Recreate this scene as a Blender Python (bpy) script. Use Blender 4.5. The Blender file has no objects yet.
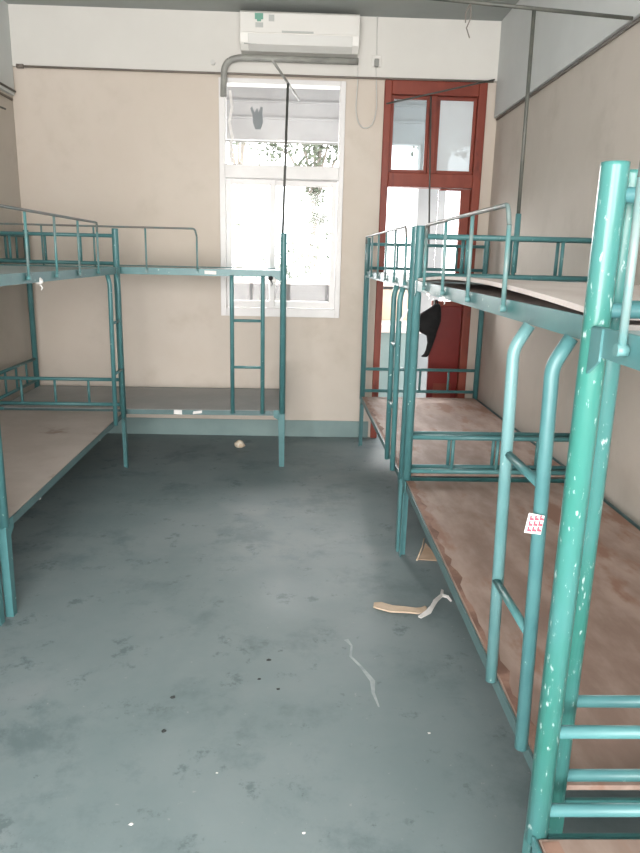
import bpy, bmesh, math, random
from mathutils import Vector, Matrix
random.seed(7)
S = bpy.context.scene
COL = S.collection

# ------------------------------------------------------------------ camera
F, PITCH, YAW, ROLL = 689.8, 0.2408, 0.0316, 0.0240
cam_d = bpy.data.cameras.new('camera'); cam = bpy.data.objects.new('camera', cam_d); COL.objects.link(cam)
cp, sp, cy, sy = math.cos(PITCH), math.sin(PITCH), math.cos(YAW), math.sin(YAW)
fw = Vector((sy*cp, cy*cp, -sp)); rt = Vector((cy, -sy, 0)); up = rt.cross(fw)
r2 = math.cos(ROLL)*rt + math.sin(ROLL)*up; u2 = -math.sin(ROLL)*rt + math.cos(ROLL)*up
M = Matrix((r2, u2, -fw)).transposed().to_4x4(); M.translation = Vector((0, 0, 1.5))
cam.matrix_world = M
cam_d.sensor_fit = 'VERTICAL'; cam_d.sensor_height = 24; cam_d.lens = F*24/853; cam_d.clip_start = .02; cam_d.clip_end = 200
S.camera = cam

# ------------------------------------------------------------------ light
w = bpy.data.worlds.new('sky'); S.world = w; w.use_nodes = True
bg = w.node_tree.nodes['Background']; bg.inputs[0].default_value = (0.93, 0.965, 1, 1); bg.inputs[1].default_value = 3.2
def area(name, loc, rot, sx, sy_, power, col):
    d = bpy.data.lights.new(name, 'AREA'); d.shape = 'RECTANGLE'; d.size = sx; d.size_y = sy_; d.energy = power; d.color = col
    o = bpy.data.objects.new(name, d); o.location = loc; o.rotation_euler = rot; COL.objects.link(o); return o
# daylight through the unseen rear window, enlarged downwards to fill under the beds
area('daylight_rear_window', (-0.3, -1.62, 1.4), (math.radians(87), 0, 0), 3.3, 2.5, 210, (1.0, 0.95, 0.9))
sd = bpy.data.lights.new('hazy_sun', 'SUN'); sd.energy = 9.0; sd.angle = math.radians(50); sd.color = (1, .96, .93)
so_ = bpy.data.objects.new('hazy_sun', sd); so_.rotation_euler = (math.radians(-66), 0, math.radians(8)); COL.objects.link(so_)
S.view_settings.view_transform = 'Standard'; S.view_settings.look = 'None'
S.view_settings.exposure = 0.95; S.view_settings.gamma = 1; S.view_settings.use_curve_mapping = False

# ------------------------------------------------------------------ helpers
def tube(bm, pts, r, n=10, r1=None):
    pts = [Vector(p) for p in pts]; rings = []
    N = len(pts); prev = None
    for i, p in enumerate(pts):
        d = ((pts[min(i+1, N-1)] - p).normalized() + (p - pts[max(i-1, 0)]).normalized())
        d.normalize()
        if prev is None:
            a = Vector((0, 0, 1)) if abs(d.z) < .9 else Vector((1, 0, 0))
            u = d.cross(a).normalized()
        else:
            u = (prev - d*prev.dot(d)).normalized()
        prev = u; v = d.cross(u)
        rr = r if r1 is None else r + (r1-r)*i/(N-1)
        rings.append([bm.verts.new(p + rr*(math.cos(2*math.pi*k/n)*u + math.sin(2*math.pi*k/n)*v)) for k in range(n)])
    for a, b in zip(rings, rings[1:]):
        for k in range(n):
            f = bm.faces.new((a[k], a[(k+1) % n], b[(k+1) % n], b[k])); f.smooth = True
    bm.faces.new(rings[0][::-1]); bm.faces.new(rings[-1])
def box(bm, x0, x1, y0, y1, z0, z1):
    vs = [bm.verts.new((x, y, z)) for x in (x0, x1) for y in (y0, y1) for z in (z0, z1)]
    for q in ((0, 1, 3, 2), (4, 6, 7, 5), (0, 4, 5, 1), (2, 3, 7, 6), (0, 2, 6, 4), (1, 5, 7, 3)):
        bm.faces.new([vs[i] for i in q])
    return vs
def prism(bm, poly, d):
    d = Vector(d); a = [bm.verts.new(Vector(p)) for p in poly]; b = [bm.verts.new(Vector(p)+d) for p in poly]
    n = len(a); bm.faces.new(a); bm.faces.new(b[::-1])
    for i in range(n): bm.faces.new((a[i], b[i], b[(i+1) % n], a[(i+1) % n]))
def arcpath(pts, r=.04, n=5):
    pts = [Vector(p) for p in pts]; out = [pts[0]]
    for i in range(1, len(pts)-1):
        p = pts[i]; a = p + (pts[i-1]-p).normalized()*r; b = p + (pts[i+1]-p).normalized()*r
        for k in range(n+1):
            t = k/n; out.append((1-t)**2*a + 2*t*(1-t)*p + t*t*b)
    return out + [pts[-1]]
def obj(name, bm, mat, parent=None, bevel=0):
    bmesh.ops.recalc_face_normals(bm, faces=bm.faces[:])
    me = bpy.data.meshes.new(name); bm.to_mesh(me); bm.free()
    me.materials.append(mat)
    o = bpy.data.objects.new(name, me); COL.objects.link(o)
    if parent: o.parent = parent
    if bevel:
        m = o.modifiers.new('bevel', 'BEVEL'); m.width = bevel; m.segments = 2; m.limit_method = 'ANGLE'
    return o
def tag(o, label, cat, group=None, kind=None):
    o['label'] = label; o['category'] = cat
    if group: o['group'] = group
    if kind: o['kind'] = kind
    return o
def thing(name, label, cat, loc=(0, 0, 0), rz=0, group=None):
    o = bpy.data.objects.new(name, None); o.empty_display_size = .1; COL.objects.link(o)
    o.location = loc; o.rotation_euler = (0, 0, rz); return tag(o, label, cat, group)
def struct(name, bm, mat, parent=None, bevel=0, label=None):
    o = obj(name, bm, mat, parent, bevel)
    if not parent:
        o['kind'] = 'structure'
        if label: o['label'] = label
    return o
NB = lambda: bmesh.new()

# ------------------------------------------------------------------ materials
def mat(name, c1, c2=None, scale=4, rough=.6, metal=0, bump=0, thr=(.35, .65), c3=None, s3=20, thr3=(.62, .7), stretch=(1, 1, 1), detail=5, spec=.5):
    m = bpy.data.materials.new(name); m.use_nodes = True; nt = m.node_tree; b = nt.nodes['Principled BSDF']
    b.inputs['Roughness'].default_value = rough; b.inputs['Metallic'].default_value = metal
    b.inputs['Specular IOR Level'].default_value = spec
    col = None
    tc = nt.nodes.new('ShaderNodeTexCoord'); mp = nt.nodes.new('ShaderNodeMapping'); mp.inputs['Scale'].default_value = stretch
    nt.links.new(tc.outputs['Object'], mp.inputs[0])
    def layer(base, cnew, sc, th):
        n = nt.nodes.new('ShaderNodeTexNoise'); n.inputs['Scale'].default_value = sc; n.inputs['Detail'].default_value = detail
        n.inputs['Roughness'].default_value = .6
        nt.links.new(mp.outputs[0], n.inputs['Vector'])
        r = nt.nodes.new('ShaderNodeMapRange'); r.inputs[1].default_value = th[0]; r.inputs[2].default_value = th[1]
        r.interpolation_type = 'SMOOTHSTEP'
        nt.links.new(n.outputs['Fac'], r.inputs[0])
        mx = nt.nodes.new('ShaderNodeMix'); mx.data_type = 'RGBA'
        nt.links.new(r.outputs[0], mx.inputs[0])
        if isinstance(base, tuple): mx.inputs[6].default_value = base + (1,)
        else: nt.links.new(base, mx.inputs[6])
        mx.inputs[7].default_value = cnew + (1,)
        return mx.outputs[2], n
    b.inputs['Base Color'].default_value = c1 + (1,)
    n1 = None
    if c2: col, n1 = layer(c1, c2, scale, thr)
    if c3: col, _ = layer(col if col else c1, c3, s3, thr3)
    if col: nt.links.new(col, b.inputs['Base Color'])
    if bump and n1:
        bp = nt.nodes.new('ShaderNodeBump'); bp.inputs['Strength'].default_value = bump; bp.inputs['Distance'].default_value = .01
        nt.links.new(n1.outputs['Fac'], bp.inputs['Height']); nt.links.new(bp.outputs[0], b.inputs['Normal'])
    return m
def glass_mat(name, tint=(1, 1, 1), refl=.12, frost=0):
    m = bpy.data.materials.new(name); m.use_nodes = True; nt = m.node_tree; nt.nodes.clear()
    o = nt.nodes.new('ShaderNodeOutputMaterial'); t = nt.nodes.new('ShaderNodeBsdfTransparent'); t.inputs[0].default_value = tint + (1,)
    g = nt.nodes.new('ShaderNodeBsdfGlossy'); g.inputs['Roughness'].default_value = .05
    fr = nt.nodes.new('ShaderNodeFresnel'); fr.inputs[0].default_value = 1.3
    mx = nt.nodes.new('ShaderNodeMixShader'); nt.links.new(fr.outputs[0], mx.inputs[0]); nt.links.new(t.outputs[0], mx.inputs[1]); nt.links.new(g.outputs[0], mx.inputs[2])
    last = mx
    if frost:
        d = nt.nodes.new('ShaderNodeBsdfDiffuse'); d.inputs[0].default_value = (.75, .78, .8, 1)
        m2 = nt.nodes.new('ShaderNodeMixShader'); m2.inputs[0].default_value = frost
        nt.links.new(mx.outputs[0], m2.inputs[1]); nt.links.new(d.outputs[0], m2.inputs[2]); last = m2
    nt.links.new(last.outputs[0], o.inputs[0]); return m
TEAL = mat('teal_paint', (.060, .175, .186), (.076, .208, .214), 7, .38, c3=(.42, .58, .56), s3=38, thr3=(.67, .74))
TEALW = mat('worn_teal_paint', (.035, .175, .145), (.065, .205, .205), 5, .3, c3=(.42, .56, .54), s3=110, thr3=(.60, .70), stretch=(1, 1, .35))
TEALP = mat('pale_teal_paint', (.15, .29, .30), (.09, .22, .225), 6, .35, c3=(.5, .62, .6), s3=45, thr3=(.64, .72), stretch=(1, 1, .5))
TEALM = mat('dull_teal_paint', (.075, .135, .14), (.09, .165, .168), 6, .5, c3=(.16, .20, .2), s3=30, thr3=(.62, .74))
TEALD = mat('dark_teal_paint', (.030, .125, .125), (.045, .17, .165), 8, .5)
WIRE = mat('worn_wire', (.17, .155, .14), (.12, .17, .165), 9, .5)
WIRET = mat('teal_wire', (.085, .23, .235), (.16, .22, .215), 9, .4)
PLY = mat('brown_plywood', (.27, .185, .15), (.42, .315, .265), 3.4, .7, c3=(.29, .165, .12), s3=3.2, thr3=(.54, .66), bump=.1, stretch=(1.8, .7, 1))
PLYG = mat('grey_plywood', (.48, .41, .365), (.55, .475, .43), 3, .7, c3=(.28, .19, .14), s3=2.5, thr3=(.58, .72))
PLYP = mat('pale_plywood', (.56, .49, .46), (.66, .60, .57), 2.5, .65, c3=(.42, .33, .29), s3=3, thr3=(.62, .75))
PLYB = mat('grey_painted_board', (.36, .365, .36), (.42, .42, .41), 3, .7)
PLYT = mat('pale_grey_board', (.36, .42, .42), (.30, .36, .36), 3, .6)
EDGE = mat('raw_wood_edge', (.17, .09, .065), (.34, .20, .15), 8, .8)
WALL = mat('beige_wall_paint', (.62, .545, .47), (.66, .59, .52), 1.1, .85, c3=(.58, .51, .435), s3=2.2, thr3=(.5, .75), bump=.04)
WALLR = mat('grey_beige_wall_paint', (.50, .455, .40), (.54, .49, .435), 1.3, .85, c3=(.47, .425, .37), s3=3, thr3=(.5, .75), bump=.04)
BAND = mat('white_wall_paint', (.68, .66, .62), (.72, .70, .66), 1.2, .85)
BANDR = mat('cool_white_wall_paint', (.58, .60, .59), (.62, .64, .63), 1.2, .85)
CEIL = mat('grey_white_ceiling', (.30, .32, .305), (.35, .37, .35), 1, .9)
BASE = mat('teal_grey_baseboard_paint', (.24, .335, .33), (.20, .29, .285), 2, .6)
WHITE = mat('white_window_frame', (.82, .80, .79), (.76, .74, .73), 3, .4)
ACW = mat('white_plastic', (.78, .76, .72), None, rough=.4)
ACG = mat('grey_plastic', (.62, .61, .58), None, rough=.45)
RED = mat('red_brown_door_paint', (.20, .030, .014), (.25, .045, .022), 5, .5, c3=(.13, .02, .012), s3=9, thr3=(.58, .7), stretch=(1, 1, .4))
REDP = mat('dark_red_door_panel', (.17, .010, .008), (.20, .016, .012), 3, .3)
BLACK = mat('black_fabric', (.008, .008, .009), (.014, .014, .015), 20, .85)
PIPE = mat('grey_pipe', (.34, .34, .31), (.26, .26, .24), 8, .5)
CABLE = mat('brown_cable', (.20, .17, .14), (.15, .13, .115), 8, .6)
DARK = mat('dark_rod', (.05, .055, .05), (.08, .08, .07), 10, .5)
RODG = mat('grey_green_rod', (.06, .066, .058), (.10, .10, .085), 10, .5)
CONC = mat('grey_concrete', (.23, .235, .235), (.28, .285, .28), 2, .9)
CONCD = mat('dark_grey_concrete', (.105, .108, .11), (.13, .133, .135), 2, .9)
CONCB = mat('light_grey_concrete', (.34, .345, .35), (.39, .395, .40), 2, .9)
CONCL = mat('pale_concrete', (.62, .61, .58), (.70, .68, .65), 2, .9)
TILE = mat('beige_tile', (.60, .47, .34), (.66, .54, .42), 6, .5)
SLAB = mat('white_slab', (.74, .70, .66), (.8, .76, .72), 5, .5)
LEAF = mat('green_leaves', (.060, .075, .045), (.10, .115, .08), 3, .7)
BARK = mat('grey_bark', (.22, .19, .16), (.30, .26, .22), 6, .9)
PAPER = mat('white_paper', (.8, .78, .76), (.7, .68, .66), 20, .8)
PEEL = mat('pale_wood_strip', (.62, .50, .38), (.50, .37, .26), 8, .8)
PEELB = mat('brown_cardboard', (.36, .25, .17), (.45, .33, .24), 10, .9)
PINK = mat('pink_print', (.75, .25, .27), (.8, .7, .68), 90, .6, thr=(.45, .55))
GREEN = mat('green_print', (.16, .38, .29), None, rough=.5)
GREYP = mat('grey_print', (.48, .49, .47), None, rough=.5)
CRUMB = mat('dark_crumb', (.03, .035, .035), None, rough=.9)
STICK = mat('grey_film', (.22, .24, .25), None, rough=.6)
GLASS = glass_mat('window_glass'); GLASSG = glass_mat('hazy_transom_glass', (.72, .77, .78), frost=.16); GLASSH = glass_mat('milky_transom_glass', (.8, .85, .86), frost=.72)

def floor_mat():
    m = bpy.data.materials.new('painted_floor'); m.use_nodes = True; nt = m.node_tree; b = nt.nodes['Principled BSDF']
    tc = nt.nodes.new('ShaderNodeTexCoord')
    def noise(sc, det, ro, dist=0):
        n = nt.nodes.new('ShaderNodeTexNoise'); n.inputs['Scale'].default_value = sc; n.inputs['Detail'].default_value = det
        n.inputs['Roughness'].default_value = ro; n.inputs['Distortion'].default_value = dist
        nt.links.new(tc.outputs['Object'], n.inputs['Vector']); return n.outputs['Fac']
    def rng(s, a, c):
        r = nt.nodes.new('ShaderNodeMapRange'); r.inputs[1].default_value = a; r.inputs[2].default_value = c; r.interpolation_type = 'SMOOTHSTEP'
        nt.links.new(s, r.inputs[0]); return r.outputs[0]
    def mix(f, a, c):
        mx = nt.nodes.new('ShaderNodeMix'); mx.data_type = 'RGBA'; nt.links.new(f, mx.inputs[0])
        for s, i in ((a, 6), (c, 7)):
            if isinstance(s, tuple): mx.inputs[i].default_value = s + (1,)
            else: nt.links.new(s, mx.inputs[i])
        return mx.outputs[2]
    c = mix(rng(noise(1.1, 6, .6, .15), .35, .65), (.170, .222, .230), (.215, .262, .270))
    c = mix(rng(noise(1.9, 8, .72, .1), .50, .66), c, (.134, .180, .189))
    c = mix(rng(noise(1.7, 3, .5), .60, .72), c, (.235, .275, .285))
    c = mix(rng(noise(9, 6, .7), .60, .75), c, (.20, .245, .25))
    c = mix(rng(noise(5.5, 7, .75), .57, .66), c, (.120, .160, .168))
    c = mix(rng(noise(13, 5, .7), .64, .72), c, (.105, .140, .148))
    c = mix(rng(noise(40, 3, .6), .68, .75), c, (.27, .30, .30))
    nt.links.new(c, b.inputs['Base Color'])
    r = nt.nodes.new('ShaderNodeMapRange'); r.inputs[3].default_value = .42; r.inputs[4].default_value = .7
    nt.links.new(noise(3, 5, .6), r.inputs[0]); nt.links.new(r.outputs[0], b.inputs['Roughness'])
    bp = nt.nodes.new('ShaderNodeBump'); bp.inputs['Strength'].default_value = .12; bp.inputs['Distance'].default_value = .01
    nt.links.new(noise(14, 6, .6), bp.inputs['Height']); nt.links.new(bp.outputs[0], b.inputs['Normal'])
    return m
FLOOR = floor_mat()

# ------------------------------------------------------------------ room shell
XL, XR, YB, YF, ZC = -2.215, 1.50, 5.75, -1.30, 3.25
T = .16
WX0, WX1, WZ0, WZ1 = -.640, .306, 1.025, 2.805          # window opening
DX0, DX1, DZ1 = .625, 1.40, 2.825                       # door opening
bm = NB(); box(bm, XL-T, XR+T, YF-T, YB+T, -.12, 0); struct('floor', bm, FLOOR)
bm = NB(); box(bm, XL-T, XR+T, YF-T, YB+T, ZC, ZC+.12); struct('ceiling', bm, CEIL)
bm = NB()
box(bm, XL, WX0, YB, YB+T, 0, ZC); box(bm, WX0, WX1, YB, YB+T, 0, WZ0); box(bm, WX0, WX1, YB, YB+T, WZ1, ZC)
box(bm, WX1, DX0, YB, YB+T, 0, ZC); box(bm, DX0, DX1, YB, YB+T, DZ1, ZC); box(bm, DX1, XR, YB, YB+T, 0, ZC)
struct('wall_back', bm, WALL)
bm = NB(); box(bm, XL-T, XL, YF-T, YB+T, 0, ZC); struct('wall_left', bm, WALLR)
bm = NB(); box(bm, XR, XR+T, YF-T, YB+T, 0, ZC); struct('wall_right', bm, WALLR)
# unseen rear wall; its wide window reaches near the floor to light under beds
RX0, RX1, RZ0, RZ1 = -1.95, 1.30, .12, 2.65
bm = NB(); box(bm, XL, RX0, YF-T, YF, 0, ZC); box(bm, RX1, XR, YF-T, YF, 0, ZC); box(bm, RX0, RX1, YF-T, YF, 0, RZ0); box(bm, RX0, RX1, YF-T, YF, RZ1, ZC)
struct('wall_front', bm, WALL)
win2 = bpy.data.objects.new('window_2', None); COL.objects.link(win2); win2['kind'] = 'structure'
bm = NB()
for a, b_, c, d in ((RX0, RX1, RZ0, RZ0+.05), (RX0, RX1, RZ1-.05, RZ1), (RX0, RX0+.05, RZ0+.05, RZ1-.05), (RX1-.05, RX1, RZ0+.05, RZ1-.05), (-.33, -.27, RZ0+.05, RZ1-.05)):
    box(bm, a, b_, YF-.11, YF-.05, c, d)
obj('window_frame', bm, WHITE, win2)
bm = NB(); box(bm, RX0+.05, -.33, YF-.085, YF-.079, RZ0+.05, RZ1-.05); box(bm, -.27, RX1-.05, YF-.085, YF-.079, RZ0+.05, RZ1-.05)
obj('window_pane', bm, GLASS, win2)
# whitewashed beams along the tops of the walls
bm = NB(); box(bm, XL, XR, YB-.035, YB, 2.835, ZC); struct('trim_1', bm, BAND)
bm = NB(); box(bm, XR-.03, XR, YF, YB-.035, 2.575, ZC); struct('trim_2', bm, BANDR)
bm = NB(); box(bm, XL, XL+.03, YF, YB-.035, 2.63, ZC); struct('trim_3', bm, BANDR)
# painted baseboards
bm = NB(); box(bm, XL, DX0-.03, YB-.012, YB, 0, .14); box(bm, DX1+.0, XR, YB-.012, YB, 0, .14); struct('baseboard_back', bm, BASE)
bm = NB(); box(bm, XL, XL+.012, YF, YB-.012, 0, .14); struct('baseboard_left', bm, BASE)
bm = NB(); box(bm, XR-.012, XR, YF, YB-.012, 0, .14); struct('baseboard_right', bm, BASE)

# window_1
win = bpy.data.objects.new('window_1', None); COL.objects.link(win); win['kind'] = 'structure'
win['label'] = 'white-framed window with sliding sashes beside the red door'
bm = NB()
fy0, fy1 = YB-.03, YB+.10
for a, b_, c, d in ((WX0-.012, WX0+.035, WZ0-.01, WZ1), (WX1-.03, WX1+.012, WZ0-.01, WZ1), (WX0+.035, WX1-.03, WZ1-.035, WZ1), (WX0+.035, WX1-.03, WZ0-.01, WZ0+.06)):
    box(bm, a, b_, fy0, fy1, c, d)
obj('window_frame', bm, WHITE, win, .004)
bm = NB(); box(bm, WX0+.03, WX1-.025, YB-.055, fy1-.01, 2.085, 2.185); obj('transom_bar', bm, WHITE, win, .006)
bm = NB(); box(bm, WX0+.035, WX1-.03, YB+.03, YB+.05, 2.36, 2.37); 
obj('glazing_bar', bm, PIPE, win)
def sash(x0, x1, y, z0, z1, s=.042):
    bm = NB()
    for a, b_, c, d in ((x0, x0+s, z0, z1), (x1-s, x1, z0, z1), (x0+s, x1-s, z1-s, z1), (x0+s, x1-s, z0, z0+s*1.3)):
        box(bm, a, b_, y-.014, y+.014, c, d)
    o = obj('sash', bm, WHITE, win, .003)
    bm = NB(); box(bm, x0+s, x1-s, y-.003, y+.003, z0+s*1.3, z1-s); obj('window_pane', bm, GLASS, o)
sash(WX0+.037, -.215, YB+.005, WZ0+.062, 2.083)
sash(-.262, WX1-.032, YB+.045, WZ0+.062, 2.083)
bm = NB(); box(bm, WX0+.035, WX1-.03, YB+.012, YB+.018, 2.187, WZ1-.036); obj('transom_pane', bm, GLASS, win)

# door_1
door = bpy.data.objects.new('door_1', None); COL.objects.link(door); door['kind'] = 'structure'
door['label'] = 'red wooden door with glazed transom and one leaf open to the balcony'
bm = NB(); dy0, dy1 = YB-.035, YB+.10
for a, b_, c, d in ((DX0-.01, DX0+.045, 0, DZ1), (DX1-.06, DX1+.005, 0, DZ1), (DX0+.045, DX1-.06, DZ1-.10, DZ1), (DX0+.045, DX1-.06, 2.055, 2.16)):
    box(bm, a, b_, dy0, dy1, c, d)
obj('door_frame', bm, RED, door, .006)
bm = NB(); box(bm, .975, 1.03, dy0+.01, dy1-.02, 2.16, DZ1-.10); obj('transom_mullion', bm, RED, door, .004)
def redsash(x0, x1, y, z0, z1, s, parent, glass, name):
    bm = NB()
    for a, b_, c, d in ((x0, x0+s, z0, z1), (x1-s, x1, z0, z1), (x0+s, x1-s, z1-s, z1), (x0+s, x1-s, z0, z0+s)):
        box(bm, a, b_, y-.016, y+.016, c, d)
    o = obj(name, bm, RED, parent, .003)
    bm = NB(); box(bm, x0+s, x1-s, y-.003, y+.003, z0+s, z1-s); obj('window_pane', bm, glass, o); return o
redsash(DX0+.046, .974, YB+.02, 2.162, DZ1-.102, .024, door, GLASSG, 'transom_sash')
redsash(1.031, DX1-.061, YB+.02, 2.162, DZ1-.102, .024, door, GLASSH, 'transom_sash')
# closed right leaf: glazed above, dark red panel below
bm = NB(); ly = YB+.03; lx0, lx1 = 1.085, DX1-.062
for a, b_, c, d in ((lx1-.075, lx1, 1.17, 2.052), (lx0+.010, lx1-.075, 2.038, 2.052), (lx0, lx1, 1.13, 1.17)):
    box(bm, a, b_, ly-.018, ly+.018, c, d)
leaf = obj('door_leaf', bm, RED, door, .004)
bm = NB(); box(bm, lx0+.002, lx1-.075, ly-.003, ly+.003, 1.17, 2.038); obj('window_pane', bm, GLASS, leaf)
bm = NB(); box(bm, lx0, lx1, ly-.018, ly+.018, .02, 1.13); obj('door_panel', bm, REDP, leaf, .004)
bm = NB(); box(bm, lx0+.05, lx1-.05, ly-.024, ly-.018, .12, .48); obj('panel_moulding', bm, RED, leaf, .003)
bm = NB(); tube(bm, arcpath([(lx0+.012, ly-.02, 1.06), (lx0+.012, ly-.06, 1.06), (lx0+.012, ly-.06, 1.18), (lx0+.012, ly-.02, 1.18)], .02), .008); obj('door_handle', bm, PIPE, leaf)
# open left leaf swung out to the balcony
ol = bpy.data.objects.new('open_leaf_hinge', None)
bm = NB()
for a, b_, c, d in ((0, .05, .02, 2.05), (.30, .35, .02, 2.05), (.05, .30, 2.0, 2.05), (.05, .30, 1.1, 1.16), (.05, .30, .02, .12)):
    box(bm, DX0+.004, DX0+.036, YB+.105+a, YB+.105+b_, c, d)
lf = obj('door_leaf', bm, RED, door, .003)
bm = NB(); box(bm, DX0+.017, DX0+.023, YB+.155, YB+.405, 1.16, 2.0); obj('window_pane', bm, GLASS, lf)
bm = NB(); box(bm, DX0+.012, DX0+.028, YB+.155, YB+.405, .12, 1.1); obj('door_panel', bm, REDP, lf)
bpy.data.objects.remove(ol)

# ------------------------------------------------------------------ balcony outside
BY = 7.30
bm = NB(); box(bm, -3.6, 3.2, YB+T, BY+.15, -.12, -.005); struct('trim_4', bm, CONC, label='concrete balcony floor outside the window')
bm = NB(); box(bm, -3.6, 3.2, YB+T, BY+.15, 3.1, 3.22)
struct('trim_5', bm, CONC, label='concrete balcony ceiling outside the window')
bm = NB(); box(bm, -3.6, 3.2, BY, BY+.12, 2.61, 3.1)
for z in (2.80, 2.95): box(bm, -3.6, 3.2, BY-.02, BY, z, z+.018)
struct('trim_6', bm, CONCB, label='grey concrete beam of the balcony seen through the window')
bm = NB(); box(bm, -3.6, 1.165, BY, BY+.1, 0, 1.22)
for x in (-.52, -.36, -.05, .12, .3): 
    tube(bm, [(x, BY-.004, 1.10), (x, BY+.01, 1.10)], .012, 8)
struct('trim_7', bm, CONCD, label='grey balcony parapet outside the window')
bm = NB(); box(bm, -3.6, 1.165, BY-.03, BY+.12, 1.22, 1.275); struct('trim_8', bm, CONCL, label='pale coping on the balcony parapet')
bm = NB(); box(bm, 1.165, 1.445, BY-.02, BY+.14, 0, 2.61); struct('trim_9', bm, CONC, label='grey concrete balcony pillar seen through the door')
bm = NB(); box(bm, -25, 25, BY+.5, 60, -3.2, -3.1); struct('ground', bm, CONCL)
ws = thing('wash_trough', 'white-topped washing trough with beige tiles on the balcony', 'sink', (.72, 6.72, 0))
bm = NB(); box(bm, 0, .42, .06, .52, 0, .80); obj('base', bm, BASE, ws)
bm = NB(); box(bm, -.03, .46, -.02, .55, .80, .88); obj('counter_slab', bm, SLAB, ws, .01)
bm = NB(); box(bm, -.03, .46, .48, .55, .88, 1.19); obj('tiled_back', bm, TILE, ws, .004)
gr = thing('metal_rack', 'faint grey rack of upright bars on the balcony parapet', 'rack', (-.70, BY+.04, 1.275))
bm = NB()
for x in (0, .09, .18, .27, .36): tube(bm, [(x, 0, 0), (x, 0, .56)], .006, 6)
obj('bars', bm, PIPE, gr)
bm = NB(); tube(bm, [(-.02, 0, .5), (.38, 0, .5)], .006, 6); tube(bm, [(-.02, 0, .56), (.38, 0, .56)], .006, 6); obj('cross_bar', bm, PIPE, gr)
# trees
def tree(x, y, base, h, clusters, label):
    t = thing('tree', label, 'tree', (x, y, base), 0, 'trees beyond the balcony')
    bm = NB(); tube(bm, [(0, 0, 0), (.1, .1, h*.35), (-.05, .2, h*.62), (.1, .1, h*.9)], .14, 8, .04)
    for (dx, dz, r, n) in clusters:
        tube(bm, [(-.02, .15, min(dz, h*.9)-1.0 if dz > h*.6 else h*.6), (dx*.6, .1, dz-.1), (dx, 0, dz)], .035, 5, .01)
    obj('trunk', bm, BARK, t)
    bm = NB()
    for (dx, dz, r, n) in clusters:
        for i in range(n):
            p = Vector((dx+random.gauss(0, r*.5), random.gauss(0, r*.5), dz+random.gauss(0, r*.42)))
            d = Vector((random.gauss(0, 1), random.gauss(0, 1), random.gauss(0, .6)-.4)).normalized(); q = d.cross(Vector((random.random(), random.random(), 1))).normalized()
            s = .10+.08*random.random()
            bm.faces.new([bm.verts.new(p), bm.verts.new(p+d*s*.5+q*s*.22), bm.verts.new(p+d*s), bm.verts.new(p+d*s*.5-q*s*.22)])
    obj('foliage', bm, LEAF, t)
# cluster = (offset, height above base, radius, leaves)
tree(.25, 15, -3.1, 7.6, [(0, 6.9, .55, 420), (.5, 7.1, .5, 380), (-.5, 7.2, .45, 300), (-.9, 6.75, .3, 120), (.75, 6.7, .35, 200), (0, 5.9, .28, 130), (.1, 5.4, .22, 80), (-.15, 6.3, .3, 110), (.2, 5.0, .15, 30), (0, 7.9, .8, 500)], 'leafy tree behind the right sash of the white window')
tree(-1.5, 17, -3.1, 8.0, [(0, 7.3, .3, 70), (-.35, 7.5, .3, 60), (.5, 8.2, .6, 200), (-.7, 8.4, .6, 200), (.1, 5.3, .12, 14)], 'sparse tree behind the left sash of the white window')
tree(2.9, 16, -3.1, 7.8, [(-.3, 7.2, .4, 160), (.2, 7.35, .45, 200), (.6, 7.1, .35, 140), (0, 8.2, .8, 400), (-.6, 6.3, .2, 30)], 'leafy tree seen through the red door transom')
def shrub(x, y, z, w_, n, label):
    t = thing('shrub', label, 'shrub', (x, y, -3.1), 0, 'shrubs beyond the balcony')
    bm = NB(); H0 = z+3.1
    for k in range(5): tube(bm, [(0, 0, 0), ((k-2)*w_*.15, .05*k, H0*.6), ((k-2)*w_*.3, 0, H0)], .03, 5, .008)
    obj('stems', bm, BARK, t); bm = NB()
    for i in range(n):
        p = Vector((random.gauss(0, w_*.4), random.gauss(0, .3), H0+random.gauss(-.15, .35)))
        d = Vector((random.gauss(0, 1), random.gauss(0, 1), random.gauss(.3, .8))).normalized(); q = d.cross(Vector((random.random(), random.random(), 1))).normalized(); s = .14
        bm.faces.new([bm.verts.new(p), bm.verts.new(p+d*s*.5+q*s*.2), bm.verts.new(p+d*s), bm.verts.new(p+d*s*.5-q*s*.2)])
    obj('foliage', bm, LEAF, t)
shrub(.05, 13, 1.35, .9, 330, 'tall shrub top above the parapet behind the right window sash')

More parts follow.
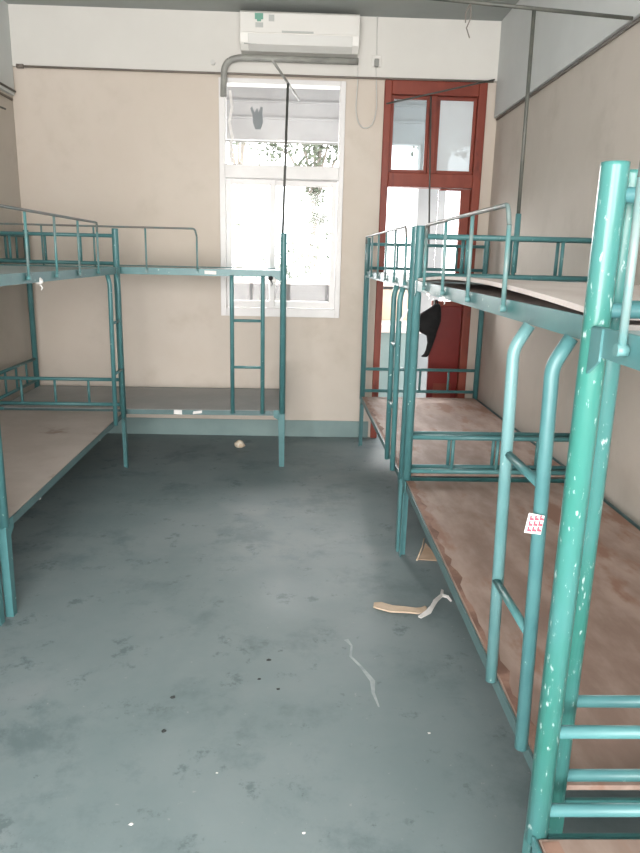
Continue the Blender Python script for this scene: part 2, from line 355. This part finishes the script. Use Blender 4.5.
# ------------------------------------------------------------------ bunk beds
POST_H, ZU, ZL = 1.652, 1.382, .402
def bunk(label, loc, rz, L, W=.9, guard=(.58, 1.95, 5), lad=(.14, .35), upper=None, lower=None, postm=None, gz=1.665, ladm=None, warp=False, ladbow=.012, lend=.40):
    t = thing('bunk_bed', label, 'bunk bed', loc, rz, 'teal steel bunk beds of the dormitory')
    R = .0215
    for (x, y) in ((0, 0), (0, L), (W, 0), (W, L)):
        bm = NB(); tube(bm, [(x, y, .395), (x, y, POST_H-.006), (x, y, POST_H)], R, 16)
        # slightly domed cap
        o = obj('post', bm, (postm or {}).get((x > 0, y > 0), TEAL), t)
        # angle-iron leg, folded and tapering towards the floor
        sx = 1 if x == 0 else -1; s_y = 1 if y == 0 else -1
        bm = NB()
        prism(bm, [(x-sx*.016, y-s_y*.020, 0), (x-sx*.016, y+s_y*.018, 0), (x-sx*.016, y+s_y*.026, .34), (x-sx*.016, y+s_y*.026, .40), (x-sx*.016, y-s_y*.020, .40)], (sx*.005, 0, 0))
        prism(bm, [(x-sx*.011, y-s_y*.020, 0), (x+sx*.016, y-s_y*.020, 0), (x+sx*.018, y-s_y*.020, .36), (x+sx*.018, y-s_y*.020, .40), (x-sx*.011, y-s_y*.020, .40)], (0, s_y*.005, 0))
        obj('leg', bm, (postm or {}).get((x > 0, y > 0), TEAL), t)
    def rail(x, y0, y1, z, inner):
        bm = NB()   # angle section: upright web plus inward flange
        b0, b1 = (z-.024, z+.022) if z > 1 else (z-.020, z+.014)
        box(bm, x-.012, x-.006, y0, y1, b0, b1) if inner > 0 else box(bm, x+.006, x+.012, y0, y1, b0, b1)
        if inner > 0: box(bm, x-.006, x+.03, y0, y1, z-.005, z); box(bm, x-.006, x+.004, y0, y1, b0, b0+.006)
        else: box(bm, x-.03, x+.006, y0, y1, z-.005, z)
        return bm
    for z in (ZL, ZU):
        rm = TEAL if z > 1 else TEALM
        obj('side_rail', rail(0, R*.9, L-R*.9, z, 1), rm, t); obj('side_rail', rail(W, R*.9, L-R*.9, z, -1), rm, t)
        for (x, y) in ((0, 0), (0, L)):      # welded corner bracket
            s_y = 1 if y == 0 else -1; bm = NB()
            prism(bm, [(-.016, y+s_y*.0205, z+.02), (-.016, y+s_y*.06, z+.02), (-.016, y+s_y*.06, z-.03), (-.016, y+s_y*.0205, z-.055)], (.004, 0, 0))
            obj('corner_bracket', bm, TEAL, t)
        for y in (0, L):
            hi = z+.223 if z > 1 else z+.238; lo = z+.045 if z > 1 else z+.062
            for zz, rr in ((hi, .0125), (lo, .0125)):
                bm = NB(); tube(bm, [(R*.8, y, zz), (W-R*.8, y, zz)], rr, 10); obj('end_rail', bm, TEAL, t)
            for k in (1, 2, 3):
                xx = W*k/4; bm = NB(); tube(bm, [(xx, y, lo+.01), (xx, y, hi-.01)], .009, 8)
                obj('stanchion', bm, TEAL, t)
            bm = NB(); box(bm, R*.8, W-R*.8, y-.004, y+.004, z-.027, z+.003)
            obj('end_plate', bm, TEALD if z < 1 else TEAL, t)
        # cross slats under the board
        for k in range(1, 5):
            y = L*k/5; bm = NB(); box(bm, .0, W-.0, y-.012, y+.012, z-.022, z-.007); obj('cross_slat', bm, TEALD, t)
    if guard:
        g0, g1, n = guard; gx = -.024; zb = ZU-.005
        bm = NB(); tube(bm, arcpath([(gx, g0, gz-.05), (gx-.004, g0+.012, gz), (gx-.004, g1-.012, gz), (gx, g1, gz-.05)], .018), .0065, 8)
        g = obj('guard_rail', bm, WIRE, t)
        for k in range(n):
            y = g0+(g1-g0)*k/(n-1); top = gz-.05 if k in (0, n-1) else gz-.004
            bm = NB(); tube(bm, [(gx+.002, y, zb), (gx, y, top)], .0065, 8); tube(bm, [(gx-.007, y, zb+.004), (gx+.010, y, zb+.004)], .0095, 8)
            obj('guard_upright', bm, WIRET, g)
    if lad:
        la = None
        for i, y in enumerate(lad):
            b = ladbow; bm = NB(); tube(bm, arcpath([(-.022-b*.3, y, ZU-.020), (-.026-b, y, ZU-.075), (-.028-b*.45, y, lend)], .02), .0145, 12)
            o = obj('ladder_rail', bm, (ladm or (TEAL, TEAL))[i], t)
            if la is None: la = o
        for z in (1.06, .735):
            bm = NB(); x = -.027-ladbow*.75
            tube(bm, [(x, lad[0], z), (x, lad[1], z)], .010, 8); obj('ladder_rung', bm, TEAL, t)
    for z, m in ((ZU, upper or PLYT), (ZL, lower or PLY)):
        bm = NB(); nx, ny = 8, 24; top = {}; e = .012
        for i in range(nx+1):
            for j in range(ny+1):
                u, v = i/nx, j/ny; x = -.004+u*(W-.012+.004); y = .024+v*(L-.048)
                zz = z+.004
                if z == ZL: x = -.004+u*(W-.014)
                if warp and z == ZU: zz += .014 + .034*math.sin(math.pi*min(1, max(0, (1.02-v)/1.05)))*(1-.75*u)
                top[i, j] = zz+.0; 
        V0 = {(k): bm.verts.new((-.004+k[0]/nx*(W-.010), .024+k[1]/ny*(L-.048), top[k])) for k in top}
        V1 = {(k): bm.verts.new((-.004+k[0]/nx*(W-.010), .024+k[1]/ny*(L-.048), top[k]+e)) for k in top}
        for i in range(nx):
            for j in range(ny):
                bm.faces.new((V1[i, j], V1[i+1, j], V1[i+1, j+1], V1[i, j+1])); bm.faces.new((V0[i, j], V0[i, j+1], V0[i+1, j+1], V0[i+1, j]))
        for i in range(nx):
            bm.faces.new((V0[i, 0], V0[i+1, 0], V1[i+1, 0], V1[i, 0])); bm.faces.new((V0[i, ny], V1[i, ny], V1[i+1, ny], V0[i+1, ny]))
        for j in range(ny):
            bm.faces.new((V0[0, j], V1[0, j], V1[0, j+1], V0[0, j+1])); bm.faces.new((V0[nx, j], V0[nx, j+1], V1[nx, j+1], V1[nx, j]))
        bb = obj('bed_board', bm, m, t)
        if warp and z == ZU:
            bm = NB(); box(bm, -.010, W-.02, .026, L-.026, z+.001, z+.012); obj('bed_board', bm, PLYP, t)
        if z == ZL and m is PLY:
            bm = NB(); prev = None; rnd = random.Random(5)
            for j in range(41):
                yy = .03+(L-.06)*j/40; wd = .012+.026*rnd.random()**2
                r = [bm.verts.new((.0, yy, z+.0155)), bm.verts.new((wd, yy, z+.0155)), bm.verts.new((wd, yy, z+.0175)), bm.verts.new((.0, yy, z+.0175))]
                if prev:
                    for k in range(4): bm.faces.new((prev[k], prev[(k+1) % 4], r[(k+1) % 4], r[k]))
                else: bm.faces.new(r)
                prev = r
            bm.faces.new(prev[::-1])
            obj('splintered_edge', bm, EDGE, bb)['label'] = 'splintered reddish board edge'
    return t
PI = math.pi
wornA = {(False, True): TEALW}
bunk('teal bunk bed at the right wall nearest the camera, only its far end in view', (.480, -.955, 0), 0, 2.07, W=.93, guard=(.4, 1.925, 5), upper=PLYT, lower=PLY, postm=wornA)
bunk('teal bunk bed in the middle of the right wall, with the large slanted ladder', (.549, 1.208, 0), 0, 2.105, W=.90, guard=(.60, 1.80, 4), lad=(.095, .345),
     upper=PLYP, lower=PLY, ladm=(TEAL, TEALP), warp=True, gz=1.640, ladbow=.038, lend=.455, postm={(False, False): TEALW})
bunk('teal bunk bed at the right wall right in front of the red door', (.540, 3.385, 0), .0155, 2.07, W=.92, lower=PLY, upper=PLYT, gz=1.655, guard=(.12, 1.96, 6))
bunk('teal bunk bed standing across the back wall under the white window', (-.123, 4.866, 0), PI/2+.022, 2.02, W=.84, guard=(.585, 1.95, 5), lad=(.14, .352), lower=PLYB, upper=PLYT)
bunk('teal bunk bed along the left wall with brown plywood lower board', (-1.236, 4.768, 0), PI+.0166, 2.09, W=.92, guard=(.53, 2.04, 5), lower=PLYG, upper=PLYT)
bunk('teal bunk bed at the left edge, only one leg of it in view', (-1.222, 2.60, 0), PI, 2.07, W=.92, lower=PLYG, upper=PLYT, postm={(False, False): TEAL})

# ------------------------------------------------------------------ mosquito-net rods
def rod(label, foot, top, bar0, bar1, m, r=.008, mc=None):
    t = thing('net_rod', label, 'rod', foot, 0, 'net rods standing on the upper bunks')
    f = Vector(foot); bm = NB(); tube(bm, [(0, 0, 0), Vector(top)-f], r, 8); obj('upright', bm, m, t)
    bm = NB(); tube(bm, [Vector(bar0)-f, Vector(bar1)-f], r*.95, 8); obj('crossbar', bm, mc or m, t)
    return t
rod('dark rod with a slanted crossbar in front of the white window', (-.135, 4.99, 1.6185), (-.108, 4.93, 2.60), (-.19, 4.45, 2.615), (-.035, 5.42, 2.60), DARK, .0085, mc=PIPE)
r2_ = rod('tall grey T-shaped rod near the right wall, crossbar at the top of the photo', (1.012, 3.349, 1.6185), (1.0, 3.345, 2.57), (.505, 3.345, 2.607), (1.44, 3.345, 2.553), RODG, .009)
bm = NB(); tube(bm, [(0, 0, -.17), (0, 0, .10)], .0135, 12); obj('sleeve', bm, TEAL, r2_)['label'] = 'teal sleeve'
rod('thin black rod with tilted crossbar in front of the red door', (.975, 5.455, 1.6185), (.925, 5.45, 2.66), (.60, 5.45, 2.60), (1.385, 5.45, 2.785), DARK, .0065)
rod('dark rod at the left edge above the upper bunk', (-2.1, 4.98, 1.402), (-2.14, 4.96, 2.45), (-2.16, 4.75, 2.46), (-2.10, 5.3, 2.46), DARK, .0075)
bm = NB(); tube(bm, [(0, 0, 0), (.004, 0, -.05), (-.012, .003, -.09), (.004, 0, -.13)], .003, 5); tube(bm, [(0, 0, .008), (-.02, 0, -.03), (-.018, 0, -.07)], .003, 5)
o = obj('string', bm, CABLE); o.location = (.72, 3.345, 2.583); tag(o, 'torn bit of string hanging from the T-shaped rod', 'string')

# ------------------------------------------------------------------ air conditioner and pipes
ac = thing('air_conditioner', 'white wall-mounted air conditioner above the window', 'air conditioner', (-.04, YB-.035, 2.965))
hw = .435
def prof(pts, x0, x1): 
    bm = NB(); prism(bm, [(x0, -y, z) for y, z in pts], (x1-x0, 0, 0)); return bm
obj('casing', prof([(0, 0), (.10, .0), (.155, .04), (.172, .10), (.172, .235), (.15, .252), (0, .252)], -hw, hw), ACW, ac, .006)
obj('front_panel', prof([(.173, .105), (.178, .105), (.178, .232), (.173, .232)], -hw+.01, hw-.01), ACW, ac, .002)
obj('louver', prof([(.10, .002), (.157, .036), (.176, .096), (.182, .096), (.164, .030), (.104, -.004)], -hw+.06, hw-.05), ACG, ac, .002)
bm = NB(); box(bm, -.13, .10, -.183, -.178, .106, .118); obj('brand_strip', bm, GREYP, ac)
bm = NB(); box(bm, -hw+.03, -hw+.12, -.165, -.158, .030, .037); obj('display', bm, GREYP, ac)
bm = NB(); box(bm, -.325, -.265, -.1805, -.178, .188, .228); box(bm, -.31, -.28, -.1805, -.178, .175, .188); obj('energy_label', bm, GREEN, ac)['label'] = 'green energy label'
bm = NB(); box(bm, -.32, -.265, -.1803, -.178, .136, .168); box(bm, -.313, -.272, -.1812, -.1803, .143, .161); obj('info_label', bm, GREYP, ac)
bm = NB(); box(bm, -.225, -.185, -.1803, -.178, .178, .220); obj('info_label', bm, GREYP, ac)
o = bm = NB(); tube(bm, arcpath([(.40, 5.66, 2.928), (-.52, 5.66, 2.928), (-.60, 5.66, 2.885), (-.61, 5.665, 2.66)], .06, 7), .024, 12)
o = obj('refrigerant_pipe', bm, PIPE); tag(o, 'grey wrapped pipe below the air conditioner bending down at the window', 'pipe')
bm = NB(); tube(bm, [(-2.14, 5.70, 2.832), (-1.0, 5.70, 2.828), (.3, 5.70, 2.826), (1.44, 5.70, 2.83)], .008, 8); tube(bm, [(-2.15, 5.70, 2.832), (-2.10, 5.70, 2.832)], .016, 8)
tag(obj('conduit', bm, CABLE), 'thin brown conduit along the bottom of the white beam over the window', 'conduit')
bm = NB(); pts = [Vector(p) for p in ((.40, 5.70, 2.90), (.405, 5.722, 2.80), (.40, 5.725, 2.60), (.43, 5.71, 2.50), (.48, 5.71, 2.475), (.53, 5.71, 2.51), (.555, 5.71, 2.62), (.548, 5.722, 2.80), (.54, 5.703, 2.90))]
sm = []
for i in range(len(pts)-1):
    a, b, c, d = pts[max(i-1, 0)], pts[i], pts[i+1], pts[min(i+2, len(pts)-1)]
    for k in range(6):
        q = k/6; sm.append(.5*((2*b)+(-a+c)*q+(2*a-5*b+4*c-d)*q*q+(-a+3*b-3*c+d)*q**3))
tube(bm, sm+[pts[-1]], .005, 6); tag(obj('power_cord', bm, ACG), 'looping grey power cord between window and red door', 'cord')
so = thing('wall_socket', 'small socket with a plug above the gap between window and door', 'socket', (.54, 5.715, 2.945))
bm = NB(); box(bm, -.035, .035, -.018, 0, -.04, .04); obj('plate', bm, ACW, so, .004)
bm = NB(); box(bm, -.016, .016, -.05, -.018, -.045, .01); obj('plug', bm, PIPE, so, .005)
bm = NB(); tube(bm, [(.54, 5.708, 2.985), (.535, 5.708, 3.25)], .005, 6); tag(obj('cable', bm, ACG), 'thin grey cable rising from the socket to the ceiling', 'cable')
bm = NB(); tube(bm, [(XL+.04, 1.0, 2.655), (XL+.04, 5.70, 2.655)], .008, 6); tag(obj('cable', bm, DARK), 'upper dark cable along the beam of the left wall', 'cable')
bm = NB(); tube(bm, [(XL+.012, 1.0, 2.60), (XL+.012, 5.70, 2.60)], .009, 6); tag(obj('cable', bm, CABLE), 'lower brown cable along the beam of the left wall', 'cable')
bm = NB(); tube(bm, [(XR-.012, -1.2, 2.563), (XR-.012, 5.70, 2.563)], .009, 6); tag(obj('cable', bm, CABLE), 'brown cable along the lower edge of the right beam', 'cable')
for x, z, l in ((-1.86, 2.9, 'small'), ):
    pass
bm = NB(); tube(bm, [(-.69, 5.715, 2.90), (-.69, 5.69, 2.90)], .018, 12); tube(bm, [(-.69, 5.69, 2.90), (-.69, 5.685, 2.90)], .008, 8)
tag(obj('hook_plate', bm, ACG), 'tiny round plate on the beam left of the air conditioner', 'hook')

# torn ribbon and hand-shaped film on the upper window
bm = NB(); P = [(-.57, 2.72), (-.555, 2.60), (-.575, 2.5), (-.555, 2.38), (-.57, 2.28), (-.56, 2.2)]
for (x0, z0), (x1, z1) in zip(P, P[1:]): prism(bm, [(x0-.009, 5.742, z0), (x0+.012, 5.742, z0), (x1+.012, 5.742, z1), (x1-.009, 5.742, z1)], (0, .003, 0))
tag(obj('ribbon', bm, PAPER), 'torn white strip hanging at the left of the upper window pane', 'ribbon')
bm = NB(); hp = [(-.05, 0), (-.052, .05), (-.07, .10), (-.055, .115), (-.035, .07), (-.022, .10), (-.01, .10), (-.008, .07), (.012, .115), (.028, .11), (.024, .06), (.03, .0), (.01, -.05), (-.03, -.05)]
prism(bm, [(x, 0, z) for x, z in hp], (0, .003, 0)); o = obj('window_sticker', bm, STICK); o.location = (-.345, 5.758, 2.50)
tag(o, 'grey hand-shaped sticker on the upper window pane', 'sticker')

# ------------------------------------------------------------------ black bag on the door
bag = thing('bag', 'black cloth bag hanging at the edge of the red door leaf', 'bag', (1.085, YB-.055, 1.15))
bm = NB()
def blob(bm, rings, n=16):
    prev = None
    for (cx, cz, rx, ry) in rings:
        ring = [bm.verts.new((cx+rx*math.cos(2*PI*k/n)*(1+.06*math.sin(5*k+cz*40)), ry*math.sin(2*PI*k/n), cz)) for k in range(n)]
        if prev:
            for k in range(n):
                f = bm.faces.new((prev[k], prev[(k+1) % n], ring[(k+1) % n], ring[k])); f.smooth = True
        else: bm.faces.new(ring)
        prev = ring
    bm.faces.new(prev)
blob(bm, [(.03, .0, .02, .015), (.02, -.03, .045, .028), (-.02, -.08, .088, .035), (-.03, -.14, .096, .04), (-.035, -.20, .092, .04), (-.03, -.235, .07, .032), (-.005, -.26, .04, .022), (-.005, -.32, .026, .016), (-.02, -.38, .022, .014), (-.035, -.415, .024, .014), (-.05, -.43, .03, .012), (-.05, -.438, .02, .008)])
obj('bag_body', bm, BLACK, bag)
bm = NB(); tube(bm, arcpath([(.02, 0, -.02), (.015, .005, .03), (.03, .01, .03), (.04, 0, -.02)], .01), .006, 6); obj('strap', bm, BLACK, bag)

# ------------------------------------------------------------------ tape, tags and knots on the beds
def patch(name, label, cat, corners, m, thick=(0, 0, .001), group=None):
    bm = NB(); prism(bm, corners, thick); return tag(obj(name, bm, m), label, cat, group)
y = 4.8505-.022*.74
patch('tape', 'white tape scrap on the lower rail of the back bunk, left one', 'tape', [(-.895, y, .386), (-.835, y, .384), (-.837, y, .415), (-.892, y, .417)], PAPER, (0, .002, 0))
patch('tape', 'white tape scrap on the lower rail of the back bunk, right one', 'tape', [(-.76, y, .388), (-.695, y, .396), (-.693, y, .416), (-.755, y, .408)], PAPER, (0, .002, 0))
patch('tape', 'white tape on the upper rail of the back bunk near the window', 'tape', [(-.66, y+.002, 1.369), (-.58, y, 1.368), (-.58, y, 1.391), (-.66, y, 1.393)], PAPER, (0, .002, 0))
patch('tape', 'thin white tape strip slanting across a teal post before the red door', 'tape', [(.482, 3.372, 1.21), (.492, 3.372, 1.205), (.522, 3.372, 1.262), (.514, 3.372, 1.268)], PAPER, (0, .002, 0))
patch('tape', 'white tape tag on the lower rail of the left bunk near its far end', 'tape', [(-1.2225, 4.12, .395), (-1.2225, 4.145, .393), (-1.2225, 4.145, .37), (-1.2225, 4.12, .373)], PAPER, (.002, 0, 0))
patch('tape', 'white tape tag on the lower rail of the left bunk near the front', 'tape', [(-1.2225, 3.12, .375), (-1.2225, 3.14, .373), (-1.2225, 3.14, .35), (-1.2225, 3.12, .353)], PAPER, (.002, 0, 0))
# printed paper tag on the ladder
ps = thing('paper_tag', 'white and pink printed paper tag on the slanted ladder rail', 'tag', (.472, 1.284, .99))
bm = NB(); prism(bm, [(-.016, 0, -.018), (.018, 0, -.022), (.022, 0, .018), (-.010, 0, .024)], (0, .0012, 0)); obj('paper', bm, PAPER, ps)
bm = NB()
for i in range(3):
    for j in range(3): 
        x0 = -.011+i*.010+j*.0015; z0 = -.015+j*.012; prism(bm, [(x0, -.0008, z0), (x0+.0085, -.0008, z0-.001), (x0+.009, -.0008, z0+.004), (x0+.004, -.0008, z0+.005), (x0+.005, -.0008, z0+.010), (x0+.001, -.0008, z0+.010)], (0, .0007, 0))
obj('print', bm, mat('pink_ink', (.62, .08, .12)), ps)
def knot(label, loc, m, s=1, long=.05):
    t = thing('cloth_knot', label, 'knot', loc, 0, 'scraps of cloth tied to the bunk rails')
    bm = NB(); blob(bm, [(0, -.012*s, .008*s, .006*s), (0, -.004*s, .016*s, .010*s), (0, .006*s, .015*s, .010*s), (0, .014*s, .007*s, .006*s)], 10); obj('knot', bm, m, t)
    bm = NB(); tube(bm, [(0, 0, -.008*s), (.012*s, -.004, -.008*s-long*.5), (.006*s, -.002, -long)], .004*s, 6, .002*s); obj('tail', bm, m, t)
knot('white cloth scrap tied to the upper rail of the left bunk', (-1.204, 3.27, 1.362), PAPER, 1.2, .04)
knot('white cloth scrap on the middle right upper rail, near the second guard upright', (.520, 2.55, 1.362), PAPER, .55, .02)
knot('white cloth scrap on the middle right upper rail, nearest its far end', (.520, 2.86, 1.362), PAPER, .55, .02)
knot('black cloth scrap knotted at the upper corner of the back bunk', (-.21, 4.83, 1.35), BLACK, 1.1, .05)
knot('white cloth scrap knotted at the upper corner of the back bunk', (-.185, 4.825, 1.335), PAPER, 1.0, .035)

# ------------------------------------------------------------------ litter on the floor
def ribbon_mesh(bm, pts, ws, th):
    pts = [Vector(p) for p in pts]; prev = None
    for i, (p, w_) in enumerate(zip(pts, ws)):
        d = (pts[min(i+1, len(pts)-1)]-pts[max(i-1, 0)]); d.z = 0; d.normalize(); n = Vector((-d.y, d.x, 0))*w_*.5
        r = [bm.verts.new(p+n), bm.verts.new(p-n), bm.verts.new(p-n+Vector((0, 0, th))), bm.verts.new(p+n*.9+Vector((0, 0, th*1.8)))]
        if prev:
            for k in range(4): bm.faces.new((prev[k], prev[(k+1) % 4], r[(k+1) % 4], r[k]))
        else: bm.faces.new(r)
        prev = r
    bm.faces.new(prev[::-1])
bm = NB(); ribbon_mesh(bm, [(.345, 2.775, .002), (.37, 2.77, .003), (.42, 2.735, .006), (.48, 2.725, .008), (.53, 2.72, .005), (.56, 2.735, .003), (.575, 2.76, .002)], [.03, .052, .05, .042, .04, .03, .01], .006)
tag(obj('wood_peel', bm, PEEL), 'curled pale strip of wood veneer on the grey floor', 'wood strip')
bm = NB(); ribbon_mesh(bm, [(.53, 2.66, .010), (.575, 2.70, .014), (.60, 2.745, .016), (.625, 2.80, .014), (.665, 2.86, .010), (.68, 2.92, .006)], [.016, .026, .018, .02, .016, .012], .004)
ribbon_mesh(bm, [(.665, 2.86, .010), (.69, 2.85, .008), (.70, 2.82, .003)], [.02, .015, .006], .004)
tag(obj('paper_strip', bm, PAPER), 'thin torn white strip beside the pale wood veneer on the floor', 'paper')
bm = NB(); prism(bm, [(.625, 3.26, .003), (.72, 3.245, .003), (.705, 3.33, .02), (.685, 3.41, .03), (.665, 3.35, .02)], (0, 0, .004))
tag(obj('cardboard_scrap', bm, PEELB), 'brown cardboard scrap on the floor under the right bunk', 'cardboard')
bm = NB(); tube(bm, [(.615, 3.25, .006), (.66, 3.36, .03), (.685, 3.45, .04)], .004, 5); tag(obj('straw', bm, PEEL), 'thin pale straw leaning on the cardboard scrap', 'straw')
bm = NB(); blob(bm, [(0, 0, .03, .025), (.004, .012, .045, .032), (-.004, .03, .038, .028), (.003, .05, .022, .018), (0, .058, .008, .008)], 11)
o = obj('crumpled_paper', bm, mat('crumpled_paper', (.75, .70, .6), (.55, .42, .28), 40, .8)); o.location = (-.475, 5.37, 0); tag(o, 'crumpled scrap of paper on the floor before the back bunk', 'litter')
# dried spill streak
bm = NB(); ribbon_mesh(bm, [(.205, 2.50, .0003), (.225, 2.455, .0003), (.215, 2.38, .0003), (.25, 2.31, .0003), (.285, 2.22, .0003), (.28, 2.15, .0003), (.292, 2.07, .0003)], [.02, .008, .010, .011, .02, .012, .006], .0006)
tag(obj('dried_spill', bm, mat('pale_dried_spill', (.27, .315, .33), (.40, .44, .45), 14, .7)), 'thin pale dried streak on the grey floor', 'stain')
import itertools
def onz(u, v):
    d = fw + r2*(u-320)/F - u2*(v-426.5)/F; t_ = -1.5/d.z; return (d.x*t_, d.y*t_)
def crumb(u_, v_, s, m, label, cat, group, name):
    x, y_ = onz(u_, v_); bm = NB(); n = 7; a = [bm.verts.new((s*random.uniform(.6, 1.2)*math.cos(2*PI*k/n), s*random.uniform(.5, 1)*math.sin(2*PI*k/n), 0)) for k in range(n)]
    t_ = bm.verts.new((0, 0, s*.45))
    bm.faces.new(a[::-1])
    for k in range(n): bm.faces.new((a[k], a[(k+1) % n], t_))
    o = obj(name, bm, m); o.location = (x, y_, 0); tag(o, label, cat, group)
for u_, v_, s in ((173, 697, .012), (164, 731, .011), (269, 660, .011), (259, 679, .008), (278, 689, .008)):
    crumb(u_, v_, s, CRUMB, 'tiny dark crumb on the open grey floor', 'crumb', 'dark crumbs on the floor', 'crumb')
for u_, v_, s in ((131, 824, .007), (217, 773, .004), (304, 833, .006), (429, 733, .006)):
    crumb(u_, v_, s, PAPER, 'tiny white paper fleck on the open grey floor', 'paper fleck', 'white flecks on the floor', 'paper_fleck')
